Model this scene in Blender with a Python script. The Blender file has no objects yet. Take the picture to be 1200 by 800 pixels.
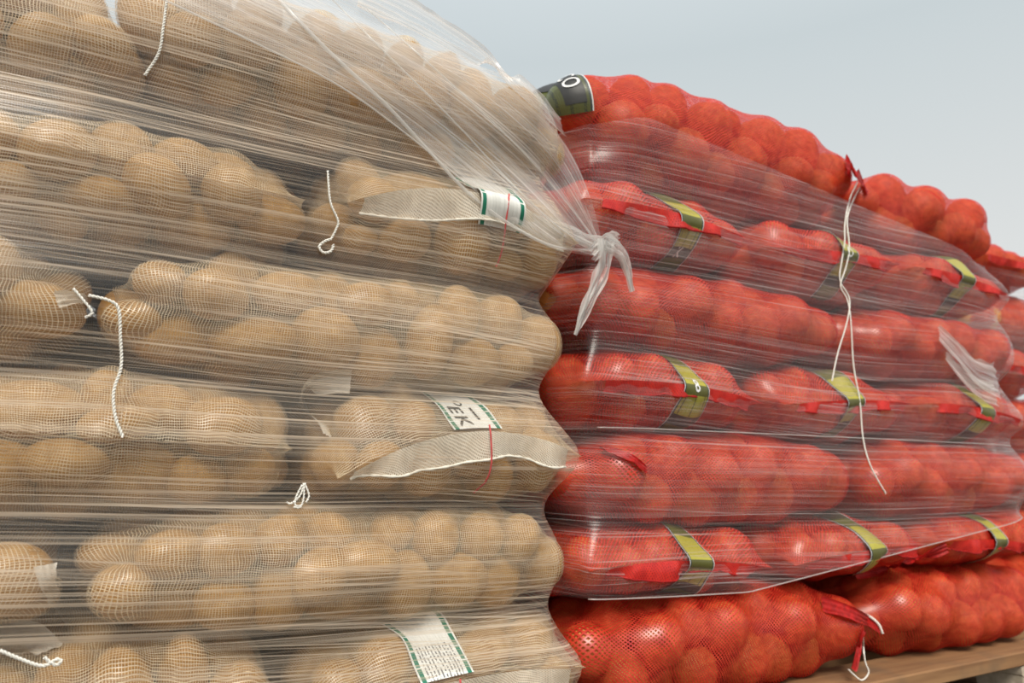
import bpy, math, random
import numpy as np
from mathutils import Vector, Euler, Matrix
from mathutils.bvhtree import BVHTree

rng = np.random.default_rng(11)
random.seed(11)
S = bpy.context.scene
C = S.collection

# ---------------------------------------------------------------- camera, sky, sun, exposure
H = 0.497                                   # eye height above the yard
F = 900.0                                   # focal length in pixels of a 1200 px wide frame
PITCH = math.atan(160 / F)
YAW = math.radians(60.26)                   # between the view and the stack fronts (which run along X)
_fh = np.array([math.cos(YAW), math.sin(YAW), 0.0])
_rt = np.array([math.sin(YAW), -math.cos(YAW), 0.0])
_fw = _fh * math.cos(PITCH) + np.array([0, 0, math.sin(PITCH)])
_up = np.array([0, 0, math.cos(PITCH)]) - _fh * math.sin(PITCH)
EYE = np.array([0.0, 0.0, H])


def P(px, py, y):
    """Point of the photograph carried to the vertical plane at depth y (world metres)."""
    d = _fw + (px - 600) / F * _rt + (400 - py) / F * _up
    return EYE + d * (y / d[1])


def project(p):
    p = np.asarray(p, float) - EYE
    z = p @ _fw
    return np.stack([600 + F * (p @ _rt) / z, 400 - F * (p @ _up) / z, z], -1)


cam = bpy.data.cameras.new('camera')
cam.sensor_width = 36
cam.lens = F / 1200 * 36
cam.clip_start = 0.02
cam.dof.use_dof = True
cam.dof.focus_distance = 1.02
cam.dof.aperture_fstop = (cam.lens / 1000) / 0.0062
co = bpy.data.objects.new('camera', cam)
co.location = EYE
co.rotation_euler = Vector(_fw).to_track_quat('-Z', 'Y').to_euler()
C.objects.link(co)
S.camera = co

w = bpy.data.worlds.new('overcast_sky')
S.world = w
w.use_nodes = True
nt = w.node_tree
bg = nt.nodes['Background']
tc = nt.nodes.new('ShaderNodeTexCoord')
sp = nt.nodes.new('ShaderNodeSeparateXYZ')
nt.links.new(tc.outputs['Generated'], sp.inputs[0])
rp = nt.nodes.new('ShaderNodeValToRGB')
nt.links.new(sp.outputs['Z'], rp.inputs[0])
el = rp.color_ramp.elements
el[0].position = 0.0
el[0].color = (0.765, 0.775, 0.765, 1)
el[1].position = 1.0
el[1].color = (0.98, 1.05, 1.1, 1)
e = el.new(0.5)
e.color = (0.585, 0.65, 0.675, 1)
e = el.new(0.25)
e.color = (0.72, 0.742, 0.742, 1)
nt.links.new(rp.outputs[0], bg.inputs[0])
bg.inputs[1].default_value = 1.0

sun = bpy.data.lights.new('sun', 'SUN')
sun.energy = 3.5
sun.angle = math.radians(22)
sun.color = (1.0, 0.93, 0.82)
so = bpy.data.objects.new('sun', sun)
so.rotation_euler = Vector((0.30, 0.62, -0.72)).to_track_quat('-Z', 'Y').to_euler()
C.objects.link(so)

S.view_settings.view_transform = 'Standard'
S.view_settings.look = 'None'
S.view_settings.exposure = 0.0
S.view_settings.gamma = 1.0
S.view_settings.use_curve_mapping = False
S.cycles.transparent_max_bounces = 28
S.cycles.max_bounces = 8


# ---------------------------------------------------------------- small helpers
def mesh_obj(name, verts, faces, mat=None, parent=None, smooth=True, uv=None):
    me = bpy.data.meshes.new(name)
    me.from_pydata(np.asarray(verts, float).tolist(), [], faces.tolist() if hasattr(faces, 'tolist') else faces)
    if smooth:
        me.polygons.foreach_set('use_smooth', np.ones(len(me.polygons), bool))
    if uv is not None:
        l = me.uv_layers.new(name='UVMap')
        l.data.foreach_set('uv', np.asarray(uv, np.float32).ravel())
    me.update()
    o = bpy.data.objects.new(name, me)
    C.objects.link(o)
    if mat is not None:
        me.materials.append(mat)
    if parent is not None:
        o.parent = parent
    return o


def grid_faces(nu, nv, closed):
    i = np.arange(nu - 1)[:, None]
    j = np.arange(nv if closed else nv - 1)[None, :]
    j1 = (j + 1) % nv
    f = np.stack([i * nv + j, (i + 1) * nv + j, (i + 1) * nv + j1, i * nv + j1], -1)
    return f.reshape(-1, 4)


def grid_obj(name, G, mat, parent=None, closed=False, uvg=None):
    """A mesh from a grid of points; uvg has one more column than G when closed."""
    nu, nv = G.shape[:2]
    uv = None
    if uvg is not None:
        i = np.arange(nu - 1)[:, None]
        j = np.arange(nv if closed else nv - 1)[None, :]
        uv = np.stack([uvg[i, j], uvg[i + 1, j], uvg[i + 1, j + 1], uvg[i, j + 1]], 2).reshape(-1, 2)
    return mesh_obj(name, G.reshape(-1, 3), grid_faces(nu, nv, closed), mat, parent, True, uv)


def tube_arrays(path, r, sides=6, ends=True):
    p = np.asarray(path, float)
    n = len(p)
    r = np.broadcast_to(np.asarray(r, float), (n,))
    t = np.gradient(p, axis=0)
    t /= np.linalg.norm(t, axis=1)[:, None] + 1e-9
    ref = np.array([0.3, -0.9, 0.3])
    a = np.cross(t, ref)
    a /= np.linalg.norm(a, axis=1)[:, None] + 1e-9
    b = np.cross(t, a)
    th = np.linspace(0, 2 * np.pi, sides, endpoint=False)
    G = p[:, None] + r[:, None, None] * (a[:, None] * np.cos(th)[None, :, None] + b[:, None] * np.sin(th)[None, :, None])
    f = [list(q) for q in grid_faces(n, sides, True)]
    if ends:
        f.append(list(range(sides)))
        f.append([(n - 1) * sides + k for k in range(sides)])
    return G.reshape(-1, 3), f


def join(parts):
    V, Fc, k = [], [], 0
    for v, f in parts:
        V.append(v)
        Fc += [[i + k for i in q] for q in f]
        k += len(v)
    return np.concatenate(V), Fc


def smooth_path(pts, n):
    """Catmull-Rom through the points."""
    p = np.asarray(pts, float)
    p = np.vstack([2 * p[0] - p[1], p, 2 * p[-1] - p[-2]])
    m = len(p) - 3
    out = []
    for x in np.linspace(0, m, n):
        i = min(int(x), m - 1)
        t = x - i
        a, b, c, d = p[i:i + 4]
        out.append(0.5 * (2 * b + (c - a) * t + (2 * a - 5 * b + 4 * c - d) * t * t + (3 * b - a - 3 * c + d) * t ** 3))
    return np.array(out)


def cord_arrays(path, r=0.0012, pitch=0.008):
    """Two twisted strands along a path."""
    p = np.asarray(path, float)
    L = np.concatenate([[0], np.cumsum(np.linalg.norm(np.diff(p, axis=0), axis=1))])
    n = max(8, int(L[-1] / pitch * 6))
    s = np.linspace(0, L[-1], n)
    q = np.stack([np.interp(s, L, p[:, k]) for k in range(3)], -1)
    t = np.gradient(q, axis=0)
    t /= np.linalg.norm(t, axis=1)[:, None] + 1e-9
    a = np.cross(t, [0.2, -0.9, 0.35])
    a /= np.linalg.norm(a, axis=1)[:, None] + 1e-9
    b = np.cross(t, a)
    ph = s / pitch * 2 * np.pi
    out = []
    for k in (0, np.pi):
        st = q + r * 0.8 * (a * np.cos(ph + k)[:, None] + b * np.sin(ph + k)[:, None])
        out.append(tube_arrays(st, r * 0.8, 5))
    return join(out)


def box_arrays(x0, x1, y0, y1, z0, z1, j=0.0):
    """A slightly worn plank: box with chamfered long edges."""
    c = 0.003
    prof = [(y0 + c, z0), (y1 - c, z0), (y1, z0 + c), (y1, z1 - c), (y1 - c, z1), (y0 + c, z1), (y0, z1 - c), (y0, z0 + c)]
    V = [(x, y + random.uniform(-j, j), z + random.uniform(-j, j)) for x in (x0, x1) for (y, z) in prof]
    f = [[i, (i + 1) % 8, 8 + (i + 1) % 8, 8 + i] for i in range(8)] + [list(range(7, -1, -1)), list(range(8, 16))]
    return np.array(V), f


def empty(name, loc, label, cat, group=None):
    o = bpy.data.objects.new(name, None)
    o.empty_display_size = 0.05
    C.objects.link(o)
    o.location = loc
    tag(o, label, cat, group)
    return o


def tag(o, label=None, cat=None, group=None, kind=None):
    if label:
        o['label'] = label
    if cat:
        o['category'] = cat
    if group:
        o['group'] = group
    if kind:
        o['kind'] = kind
    return o


def adopt(child, parent):
    """Parent a mesh whose vertices are in world space to an Empty."""
    child.parent = parent
    child.matrix_parent_inverse.translation = -Vector(parent.location)
    return child


# ---------------------------------------------------------------- materials
class N:
    """Tiny node-tree writer."""
    def __init__(self, name):
        self.m = bpy.data.materials.new(name)
        self.m.use_nodes = True
        self.t = self.m.node_tree
        self.t.nodes.clear()
        self.out = self.t.nodes.new('ShaderNodeOutputMaterial')

    def n(self, typ, **kw):
        d = self.t.nodes.new('ShaderNode' + typ)
        for k, v in kw.items():
            setattr(d, k, v)
        return d

    def put(self, sock, v):
        if isinstance(v, bpy.types.NodeSocket):
            self.t.links.new(v, sock)
        elif v is not None:
            sock.default_value = v

    def math(self, op, a, b=None, c=None, clamp=False):
        d = self.n('Math', operation=op, use_clamp=clamp)
        for k, v in enumerate((a, b, c)):
            if v is not None:
                self.put(d.inputs[k], v)
        return d.outputs[0]

    def remap(self, v, a, b, c=0.0, d=1.0):
        k = self.n('MapRange')
        k.clamp = True
        self.put(k.inputs[0], v)
        for i, x in enumerate((a, b, c, d)):
            k.inputs[i + 1].default_value = x
        return k.outputs[0]

    def ramp(self, v, stops, interp='LINEAR'):
        k = self.n('ValToRGB')
        k.color_ramp.interpolation = interp
        e = k.color_ramp.elements
        while len(e) > 1:
            e.remove(e[-1])
        e[0].position, e[0].color = stops[0][0], (*stops[0][1], 1)
        for p, c in stops[1:]:
            q = e.new(p)
            q.color = (*c, 1)
        self.put(k.inputs[0], v)
        return k.outputs[0]

    def noise(self, vec, scale=5, detail=2, rough=0.5, typ='FBM'):
        k = self.n('TexNoise')
        self.put(k.inputs['Vector'], vec)
        k.inputs['Scale'].default_value = scale
        k.inputs['Detail'].default_value = detail
        k.inputs['Roughness'].default_value = rough
        return k.outputs['Fac']

    def mixc(self, f, a, b, mode='MIX'):
        k = self.n('MixRGB', blend_type=mode)
        self.put(k.inputs[0], f)
        self.put(k.inputs[1], a if isinstance(a, bpy.types.NodeSocket) else (*a, 1))
        self.put(k.inputs[2], b if isinstance(b, bpy.types.NodeSocket) else (*b, 1))
        return k.outputs[0]

    def mixs(self, f, a, b):
        k = self.n('MixShader')
        self.put(k.inputs[0], f)
        self.t.links.new(a, k.inputs[1])
        self.t.links.new(b, k.inputs[2])
        return k.outputs[0]

    def bump(self, h, strength=0.3, dist=0.002):
        k = self.n('Bump')
        k.inputs['Strength'].default_value = strength
        k.inputs['Distance'].default_value = dist
        self.put(k.inputs['Height'], h)
        return k.outputs[0]

    def principled(self, color, rough=0.5, normal=None, spec=0.5, **kw):
        k = self.n('BsdfPrincipled')
        self.put(k.inputs['Base Color'], color if isinstance(color, bpy.types.NodeSocket) else (*color, 1))
        self.put(k.inputs['Roughness'], rough)
        k.inputs['Specular IOR Level'].default_value = spec
        for a, v in kw.items():
            self.put(k.inputs[a], v)
        if normal is not None:
            self.put(k.inputs['Normal'], normal)
        return k.outputs[0]

    def done(self, surf):
        self.t.links.new(surf, self.out.inputs[0])
        return self.m


def sep(g, vec):
    k = g.n('SeparateXYZ')
    g.put(k.inputs[0], vec)
    return k.outputs


def comb(g, x, y, z=0.0):
    k = g.n('CombineXYZ')
    g.put(k.inputs[0], x)
    g.put(k.inputs[1], y)
    g.put(k.inputs[2], z)
    return k.outputs[0]


def mat_potato():
    g = N('potato_skin')
    tc = g.n('TexCoord').outputs['Object']
    oi = g.n('ObjectInfo').outputs['Random']
    big = g.noise(tc, 3.0, 3)
    col = g.ramp(big, [(0.3, (0.31, 0.145, 0.024)), (0.55, (0.43, 0.215, 0.036)), (0.8, (0.53, 0.29, 0.06))])
    col = g.mixc(g.remap(oi, 0, 1, 0.0, 0.45), col, (0.40, 0.22, 0.07))
    fine = g.noise(tc, 38, 3, 0.7)
    col = g.mixc(g.remap(fine, 0.62, 0.75, 0, 0.45), col, (0.17, 0.09, 0.035))
    return g.done(g.principled(col, 0.55, g.bump(fine, 0.25, 0.02), 0.35))


def mat_onion():
    g = N('onion_skin')
    tc = g.n('TexCoord').outputs['Object']
    oi = g.n('ObjectInfo').outputs['Random']
    s = sep(g, tc)
    ang = g.math('ARCTAN2', s[1], s[0])
    st = g.noise(comb(g, g.math('MULTIPLY', ang, 5.0), g.math('MULTIPLY', s[2], 0.8), oi), 2.2, 3, 0.6)
    col = g.ramp(st, [(0.3, (0.38, 0.13, 0.03)), (0.55, (0.58, 0.25, 0.06)), (0.75, (0.68, 0.36, 0.10))])
    col = g.mixc(g.remap(oi, 0, 1, 0.0, 0.4), col, (0.55, 0.13, 0.03))
    col = g.mixc(g.remap(g.math('ABSOLUTE', s[2]), 0.80, 0.95), col, (0.42, 0.15, 0.04))
    return g.done(g.principled(col, 0.5, g.bump(st, 0.15, 0.02), 0.3))


def mat_net(name, pitch, wid, colour, light, rot=0.0, haze=0.0):
    """Knitted net: thread where either family of threads runs, clear between."""
    g = N(name)
    uv = g.n('TexCoord').outputs['UV']
    wob = g.n('TexNoise')
    wob.inputs['Scale'].default_value = 22
    wob.inputs['Detail'].default_value = 1
    g.put(wob.inputs['Vector'], uv)
    sh = g.n('VectorMath', operation='MULTIPLY_ADD')
    g.put(sh.inputs[0], wob.outputs['Color'])
    sh.inputs[1].default_value = (0.012, 0.012, 0)
    g.put(sh.inputs[2], uv)
    s = sep(g, sh.outputs[0])
    a, b = s[0], s[1]
    if rot:
        c, d = math.cos(rot), math.sin(rot)
        a2 = g.math('ADD', g.math('MULTIPLY', a, c), g.math('MULTIPLY', b, d))
        b = g.math('SUBTRACT', g.math('MULTIPLY', b, c), g.math('MULTIPLY', a, d))
        a = a2
    la = g.math('PINGPONG', a, pitch / 2)
    lb = g.math('PINGPONG', b, pitch / 2)
    ta = g.remap(la, wid * 0.35, wid * 0.65, 1, 0)
    tb = g.remap(lb, wid * 0.30, wid * 0.55, 1, 0)
    cover = g.math('MAXIMUM', ta, tb)
    if haze:
        cover = g.math('MAXIMUM', cover, haze)
    col = g.mixc(g.remap(g.noise(uv, 60, 2), 0.35, 0.65), colour, light)
    dif = g.n('BsdfDiffuse')
    g.put(dif.inputs[0], col)
    tr = g.n('BsdfTranslucent')
    g.put(tr.inputs[0], col)
    gl = g.n('BsdfGlossy')
    gl.inputs['Roughness'].default_value = 0.35
    gl.inputs[0].default_value = (0.9, 0.9, 0.9, 1)
    thread = g.mixs(0.06, g.mixs(0.3, dif.outputs[0], tr.outputs[0]), gl.outputs[0])
    return g.done(g.mixs(cover, g.n('BsdfTransparent').outputs[0], thread))


def mat_film(name, haze_lo, haze_hi, line_amt, tilt, seed, gloss=1.0, colour=(0.80, 0.77, 0.73), thr=0.53):
    """Stretch film: clear, with milky pull lines running along the wrap (UV: metres along, metres up)."""
    g = N(name)
    uv = g.n('TexCoord').outputs['UV']
    s = sep(g, uv)
    low = g.noise(comb(g, g.math('MULTIPLY', s[0], 1.1), g.math('MULTIPLY', s[1], 1.6), seed), 1.0, 1)
    # two turns of film, each with its own lean
    v1 = g.math('ADD', s[1], g.math('MULTIPLY', g.math('SUBTRACT', low, 0.5), tilt))
    v2 = g.math('ADD', v1, g.math('MULTIPLY', s[0], 0.055))

    def lines(v, k, along, z):
        return g.noise(comb(g, g.math('MULTIPLY', s[0], along), g.math('MULTIPLY', v, k), seed + z), 1.0, 1.0, 0.5)
    coarse = lines(v1, 30, 0.9, 3.1)
    mid = lines(v1, 140, 1.3, 7.7)
    fine = lines(v1, 380, 1.8, 13.3)
    fine2 = lines(v2, 360, 1.4, 17.3)
    hair = lines(v1, 760, 2.2, 21.9)
    patch = g.noise(comb(g, g.math('MULTIPLY', s[0], 2.0), g.math('MULTIPLY', s[1], 11.0), seed + 5), 1.0, 2)
    patch2 = g.noise(comb(g, g.math('MULTIPLY', s[0], 1.5), g.math('MULTIPLY', s[1], 7.0), seed + 9), 1.0, 2)
    haze = g.remap(patch, 0.35, 0.68, haze_lo, haze_hi)
    haze = g.math('MULTIPLY', haze, g.remap(coarse, 0.3, 0.7, 0.3, 1.7))
    l1 = g.math('POWER', g.remap(mid, 0.56, 0.76), 1.4)
    l2 = g.math('POWER', g.remap(fine, thr, thr + 0.20), 1.2)
    l4 = g.math('MULTIPLY', g.math('POWER', g.remap(fine2, thr + 0.01, thr + 0.2), 1.2), g.remap(patch2, 0.42, 0.58))
    l3 = g.remap(hair, thr, thr + 0.24)
    ln = g.math('ADD', g.math('MULTIPLY', l1, 0.30), g.math('ADD', g.math('MULTIPLY', g.math('ADD', l2, l4), 0.68), g.math('MULTIPLY', l3, 0.40)))
    ln = g.math('MULTIPLY', ln, g.remap(patch, 0.30, 0.64, 0.30 * line_amt, line_amt))
    cover = g.math('ADD', haze, ln, clamp=True)
    cover = g.math('MINIMUM', cover, 0.78)
    dif = g.n('BsdfDiffuse')
    dif.inputs[0].default_value = (*colour, 1)
    tr = g.n('BsdfTranslucent')
    tr.inputs[0].default_value = (*colour, 1)
    nrm = g.bump(g.math('ADD', g.math('MULTIPLY', mid, 0.7), fine), 0.55, 0.0012)
    gl = g.n('BsdfGlossy')
    gl.inputs['Roughness'].default_value = 0.28
    gl.inputs[0].default_value = (1, 1, 1, 1)
    g.put(gl.inputs['Normal'], nrm)
    milk = g.mixs(0.45, dif.outputs[0], tr.outputs[0])
    body = g.mixs(cover, g.n('BsdfTransparent').outputs[0], milk)
    fr = g.n('LayerWeight')
    fr.inputs[0].default_value = 0.5
    g.put(fr.inputs['Normal'], nrm)
    fc = g.math('MULTIPLY_ADD', g.math('POWER', fr.outputs['Facing'], 4.0), 0.55 * gloss, 0.045 * gloss, clamp=True)
    return g.done(g.mixs(fc, body, gl.outputs[0]))


def mat_plain(name, col, rough=0.6, var=0.25, scale=60, translucent=0.0, spec=0.4):
    g = N(name)
    tc = g.n('TexCoord').outputs['Object']
    n = g.noise(tc, scale, 3)
    c = g.mixc(g.remap(n, 0.3, 0.7), tuple(x * (1 - var) for x in col), tuple(min(1, x * (1 + var)) for x in col))
    sh = g.principled(c, rough, g.bump(n, 0.3, 0.002), spec)
    if translucent:
        t = g.n('BsdfTranslucent')
        g.put(t.inputs[0], c)
        sh = g.mixs(translucent, sh, t.outputs[0])
    return g.done(sh)


def mat_wood(name, a, b):
    g = N(name)
    tc = g.n('TexCoord').outputs['Object']
    s = sep(g, tc)
    v = comb(g, g.math('MULTIPLY', s[0], 3.0), g.math('MULTIPLY', s[1], 55.0), g.math('MULTIPLY', s[2], 55.0))
    n = g.noise(v, 1.0, 4, 0.6)
    c = g.mixc(g.remap(n, 0.3, 0.7), a, b)
    c = g.mixc(g.remap(g.noise(tc, 9, 3), 0.5, 0.75, 0, 0.6), c, (0.10, 0.075, 0.055))
    return g.done(g.principled(c, 0.8, g.bump(n, 0.4, 0.003), 0.2))


def mat_onion_band():
    """Printed foil band. UV: u across 0..1, v along in metres from its upper end."""
    g = N('printed_onion_band')
    uv = g.n('TexCoord').outputs['UV']
    s = sep(g, uv)
    body = g.ramp(g.math('DIVIDE', s[1], 0.24), [
        (0.0, (0.03, 0.035, 0.012)), (0.16, (0.10, 0.11, 0.02)), (0.30, (0.40, 0.36, 0.04)), (0.47, (0.09, 0.09, 0.015)),
        (0.53, (0.36, 0.34, 0.05)), (0.64, (0.022, 0.022, 0.022)), (0.72, (0.13, 0.14, 0.024)), (0.80, (0.085, 0.10, 0.015)),
        (0.97, (0.06, 0.065, 0.012))], 'CONSTANT')
    sp_ = g.noise(uv, 70, 3, 0.7)
    body = g.mixc(g.remap(sp_, 0.5, 0.68, 0, 0.8), body, g.mixc(0.5, body, (0.10, 0.10, 0.02)))
    cell = g.math('LESS_THAN', g.math('PINGPONG', g.math('SUBTRACT', s[0], 0.17), 0.165), 0.012)
    incell = g.math('MULTIPLY', g.math('GREATER_THAN', s[1], 0.127), g.math('LESS_THAN', s[1], 0.153))
    body = g.mixc(g.math('MULTIPLY', cell, incell), body, (0.02, 0.02, 0.015))
    # lines of fine print near the lower end
    pr = g.math('MULTIPLY', g.math('LESS_THAN', g.math('PINGPONG', g.math('ADD', s[0], 0.02), 0.14), 0.035),
                g.math('GREATER_THAN', g.noise(comb(g, g.math('MULTIPLY', s[0], 40), g.math('MULTIPLY', s[1], 900)), 1.0, 1), 0.48))
    body = g.mixc(g.math('MULTIPLY', pr, g.math('GREATER_THAN', s[1], 0.195)), body, (0.02, 0.025, 0.01))
    edge = g.math('ABSOLUTE', g.math('SUBTRACT', s[0], 0.5))
    body = g.mixc(g.math('GREATER_THAN', edge, 0.43), body, (0.025, 0.03, 0.03))
    body = g.mixc(g.math('GREATER_THAN', edge, 0.475), body, (0.6, 0.62, 0.6))
    return g.done(g.principled(body, 0.38, g.bump(g.noise(uv, 45, 2), 0.35, 0.004), 0.6))


def mat_potato_band(name, fine_print):
    """White printed band with green dashes along both edges. UV: u across 0..1, v along in metres."""
    g = N(name)
    uv = g.n('TexCoord').outputs['UV']
    s = sep(g, uv)
    body = g.mixc(g.remap(g.noise(uv, 30, 2), 0.3, 0.7), (0.66, 0.66, 0.62), (0.80, 0.80, 0.76))
    green_l = g.math('MULTIPLY', g.math('GREATER_THAN', s[0], 0.035), g.math('LESS_THAN', s[0], 0.115))
    green_r = g.math('MULTIPLY', g.math('GREATER_THAN', s[0], 0.885), g.math('LESS_THAN', s[0], 0.965))
    dash = g.math('GREATER_THAN', g.math('PINGPONG', s[1], 0.0085), 0.0006)
    body = g.mixc(g.math('MULTIPLY', dash, g.math('ADD', green_l, green_r)), body, (0.012, 0.17, 0.10))
    if fine_print:
        ln = g.math('LESS_THAN', g.math('PINGPONG', s[0], 0.031), 0.013)
        wd = g.math('GREATER_THAN', g.noise(comb(g, g.math('MULTIPLY', s[0], 20), g.math('MULTIPLY', s[1], 420)), 1.0, 2), 0.46)
        zone = g.math('MULTIPLY', g.math('MULTIPLY', g.math('GREATER_THAN', s[0], 0.17), g.math('LESS_THAN', s[0], 0.84)),
                      g.math('GREATER_THAN', s[1], fine_print))
        body = g.mixc(g.math('MULTIPLY', zone, g.math('MULTIPLY', ln, wd)), body, (0.16, 0.16, 0.16))
    return g.done(g.principled(body, 0.45, g.bump(g.noise(uv, 25, 2), 0.3, 0.004), 0.4))


M = dict(
    potato=mat_potato(), onion=mat_onion(),
    white_net=mat_net('white_net', 0.0029, 0.00066, (0.66, 0.52, 0.33), (0.84, 0.71, 0.49)),
    white_flap=mat_net('white_net_doubled', 0.0022, 0.0012, (0.70, 0.63, 0.52), (0.84, 0.77, 0.65), 0.3, 0.15),
    white_mouth=mat_net('white_net_gathered', 0.0024, 0.0013, (0.74, 0.68, 0.58), (0.88, 0.83, 0.73), 0.5, 0.5),
    red_net=mat_net('red_net', 0.0050, 0.0021, (0.54, 0.018, 0.012), (0.76, 0.065, 0.030), 0.6),
    red_flap=mat_net('red_net_doubled', 0.0034, 0.0026, (0.56, 0.014, 0.012), (0.74, 0.03, 0.018), 0.6, 0.45),
    cord=mat_plain('white_cord', (0.78, 0.76, 0.70), 0.7, 0.1, 300),
    rope_hem=mat_plain('white_hem_rope', (0.70, 0.66, 0.57), 0.7, 0.15, 300),
    red_hem=mat_plain('red_hem_cloth', (0.46, 0.014, 0.012), 0.5, 0.3, 120, 0.3),
    red_thread=mat_plain('red_thread', (0.55, 0.08, 0.08), 0.7, 0.2, 100),
    band_potato=mat_potato_band('printed_potato_band', None),
    band_print=mat_potato_band('printed_potato_band_fine', 0.045),
    band_onion=mat_onion_band(),
    ink=mat_plain('black_ink', (0.03, 0.03, 0.03), 0.5, 0.1, 50),
    white_ink=mat_plain('white_ink', (0.72, 0.72, 0.72), 0.5, 0.1, 50),
    film_a=mat_film('stretch_film_potatoes', 0.0, 0.08, 1.0, 0.05, 1.0, 1.0, (0.86, 0.73, 0.58), 0.515),
    film_b=mat_film('stretch_film_onions', 0.0, 0.05, 0.62, 0.05, 31.0, 0.55, (0.84, 0.77, 0.75), 0.55),
    film_c=mat_film('stretch_film_far', 0.0, 0.06, 0.35, 0.05, 57.0, 0.3),
    film_bunch=mat_film('bunched_film', 0.30, 0.62, 0.8, 0.4, 83.0, 1.3, (0.84, 0.82, 0.79)),
    film_fold=mat_film('folded_film', 0.14, 0.40, 1.1, 0.03, 97.0, 1.0, (0.82, 0.79, 0.76)),
    wood=mat_wood('pallet_wood', (0.20, 0.10, 0.048), (0.32, 0.18, 0.085)),
    block=mat_wood('pallet_block_wood', (0.36, 0.30, 0.22), (0.52, 0.45, 0.36)),
    ground=mat_plain('packed_yard', (0.16, 0.145, 0.125), 0.9, 0.35, 14),
)

# ---------------------------------------------------------------- ground and pallets
gv = np.array([(-40, -40, 0), (60, -40, 0), (60, 60, 0), (-40, 60, 0)], float)
tag(mesh_obj('floor', gv, [[0, 1, 2, 3]], M['ground'], None, False), kind='structure')


def pallet(x0, x1, y0, y1, top, label):
    t = empty('wooden_pallet', ((x0 + x1) / 2, (y0 + y1) / 2, 0), label, 'pallet', 'pallets under the stacks')
    zt = top - 0.030
    n = 6
    wd = 0.118
    for k in range(n):                                            # deck boards run along the front
        ya = y0 + (y1 - y0 - wd) * k / (n - 1)
        adopt(mesh_obj('deck_board', *box_arrays(x0 + random.uniform(0, .006), x1 - random.uniform(0, .006), ya, ya + wd, zt, top, .001), M['wood'], None, False), t)
    bx = [x0, (x0 + x1) / 2 - 0.07, x1 - 0.14]
    for xa in bx:
        v, f = box_arrays(y0 + .004, y1 - .004, xa, xa + 0.14, zt - 0.022, zt, .001)
        v = v[:, [1, 0, 2]]
        adopt(mesh_obj('stringer_board', v, f, M['block'], None, False), t)
        v, f = box_arrays(y0 + .004, y1 - .004, xa, xa + 0.12, 0.0, 0.02, .001)
        v = v[:, [1, 0, 2]]
        adopt(mesh_obj('bottom_board', v, f, M['wood'], None, False), t)
        for ya in (y0 + .006, (y0 + y1) / 2 - .05, y1 - .106):
            adopt(mesh_obj('block', *box_arrays(xa + .002, xa + 0.138, ya, ya + 0.10, 0.02, zt - 0.022, .001), M['block'], None, False), t)
    return t


pallet(-0.66, 0.66, 0.98, 1.96, H - 0.362, 'wooden pallet beneath the stack of potato sacks')
pallet(0.71, 1.985, 0.985, 1.985, H - 0.374, 'brown wooden pallet with pale end blocks beneath the nearer onion stack')
pallet(2.05, 3.30, 1.14, 2.14, H - 0.374, 'wooden pallet beneath the farther onion stack')


# ---------------------------------------------------------------- vegetables: base meshes
def ico(sub):
    import bmesh
    bm = bmesh.new()
    bmesh.ops.create_icosphere(bm, subdivisions=sub, radius=1.0)
    v = np.array([q.co[:] for q in bm.verts])
    f = np.array([[l.index for l in q.verts] for q in bm.faces])
    bm.free()
    return v, f


def potato_shape(v, seed):
    r = np.random.default_rng(seed)
    d = np.ones(len(v))
    for _ in range(7):
        a = r.normal(size=3)
        a /= np.linalg.norm(a)
        d += r.uniform(-0.06, 0.07) * np.cos(r.uniform(1.2, 3.2) * (v @ a) + r.uniform(0, 6))
    for _ in range(6):                                            # eyes: shallow dimples
        a = r.normal(size=3)
        a /= np.linalg.norm(a)
        d -= 0.05 * np.exp(-((1 - v @ a) / 0.012))
    return v * np.clip(d, 0.88, 1.06)[:, None]


def onion_shape(v, seed):
    r = np.random.default_rng(seed)
    z = v[:, 2]
    k = np.clip((z - 0.62) / 0.38, 0, 1)
    o = v.copy()
    o[:, :2] *= (1 - 0.35 * k ** 1.5)[:, None]
    o[:, 2] = z * 0.92 + 0.06 * k ** 3 - 0.05 * np.clip((-z - 0.9) / 0.1, 0, 1)
    th = np.arctan2(v[:, 1], v[:, 0])
    rr = 1 + 0.015 * np.cos(5 * th + r.uniform(0, 6)) + 0.012 * np.cos(9 * th + r.uniform(0, 6))
    o[:, :2] *= rr[:, None]
    return o


V3, F3 = ico(4)
V2, F2 = ico(2)
V1, F1 = ico(1)
POT = [potato_shape(V3, 100 + k) for k in range(6)]
POT2 = [potato_shape(V2, 100 + k) for k in range(6)]
ONI = [onion_shape(V3, 200 + k) for k in range(3)]
ONI2 = [onion_shape(V2, 200 + k) for k in range(3)]


def base_mesh(name, v, f, mat):
    me = bpy.data.meshes.new(name)
    me.from_pydata(v.tolist(), [], f.tolist())
    me.polygons.foreach_set('use_smooth', np.ones(len(me.polygons), bool))
    me.materials.append(mat)
    return me


POT_ME = [base_mesh('potato', v, F3, M['potato']) for v in POT]
ONI_ME = [base_mesh('onion', v, F3, M['onion']) for v in ONI]


def rotm(a):
    return np.array(Euler(a).to_matrix())


# ---------------------------------------------------------------- one sack: contents, net, trimmings
PP, QQ = 7.0, 3.0


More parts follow.
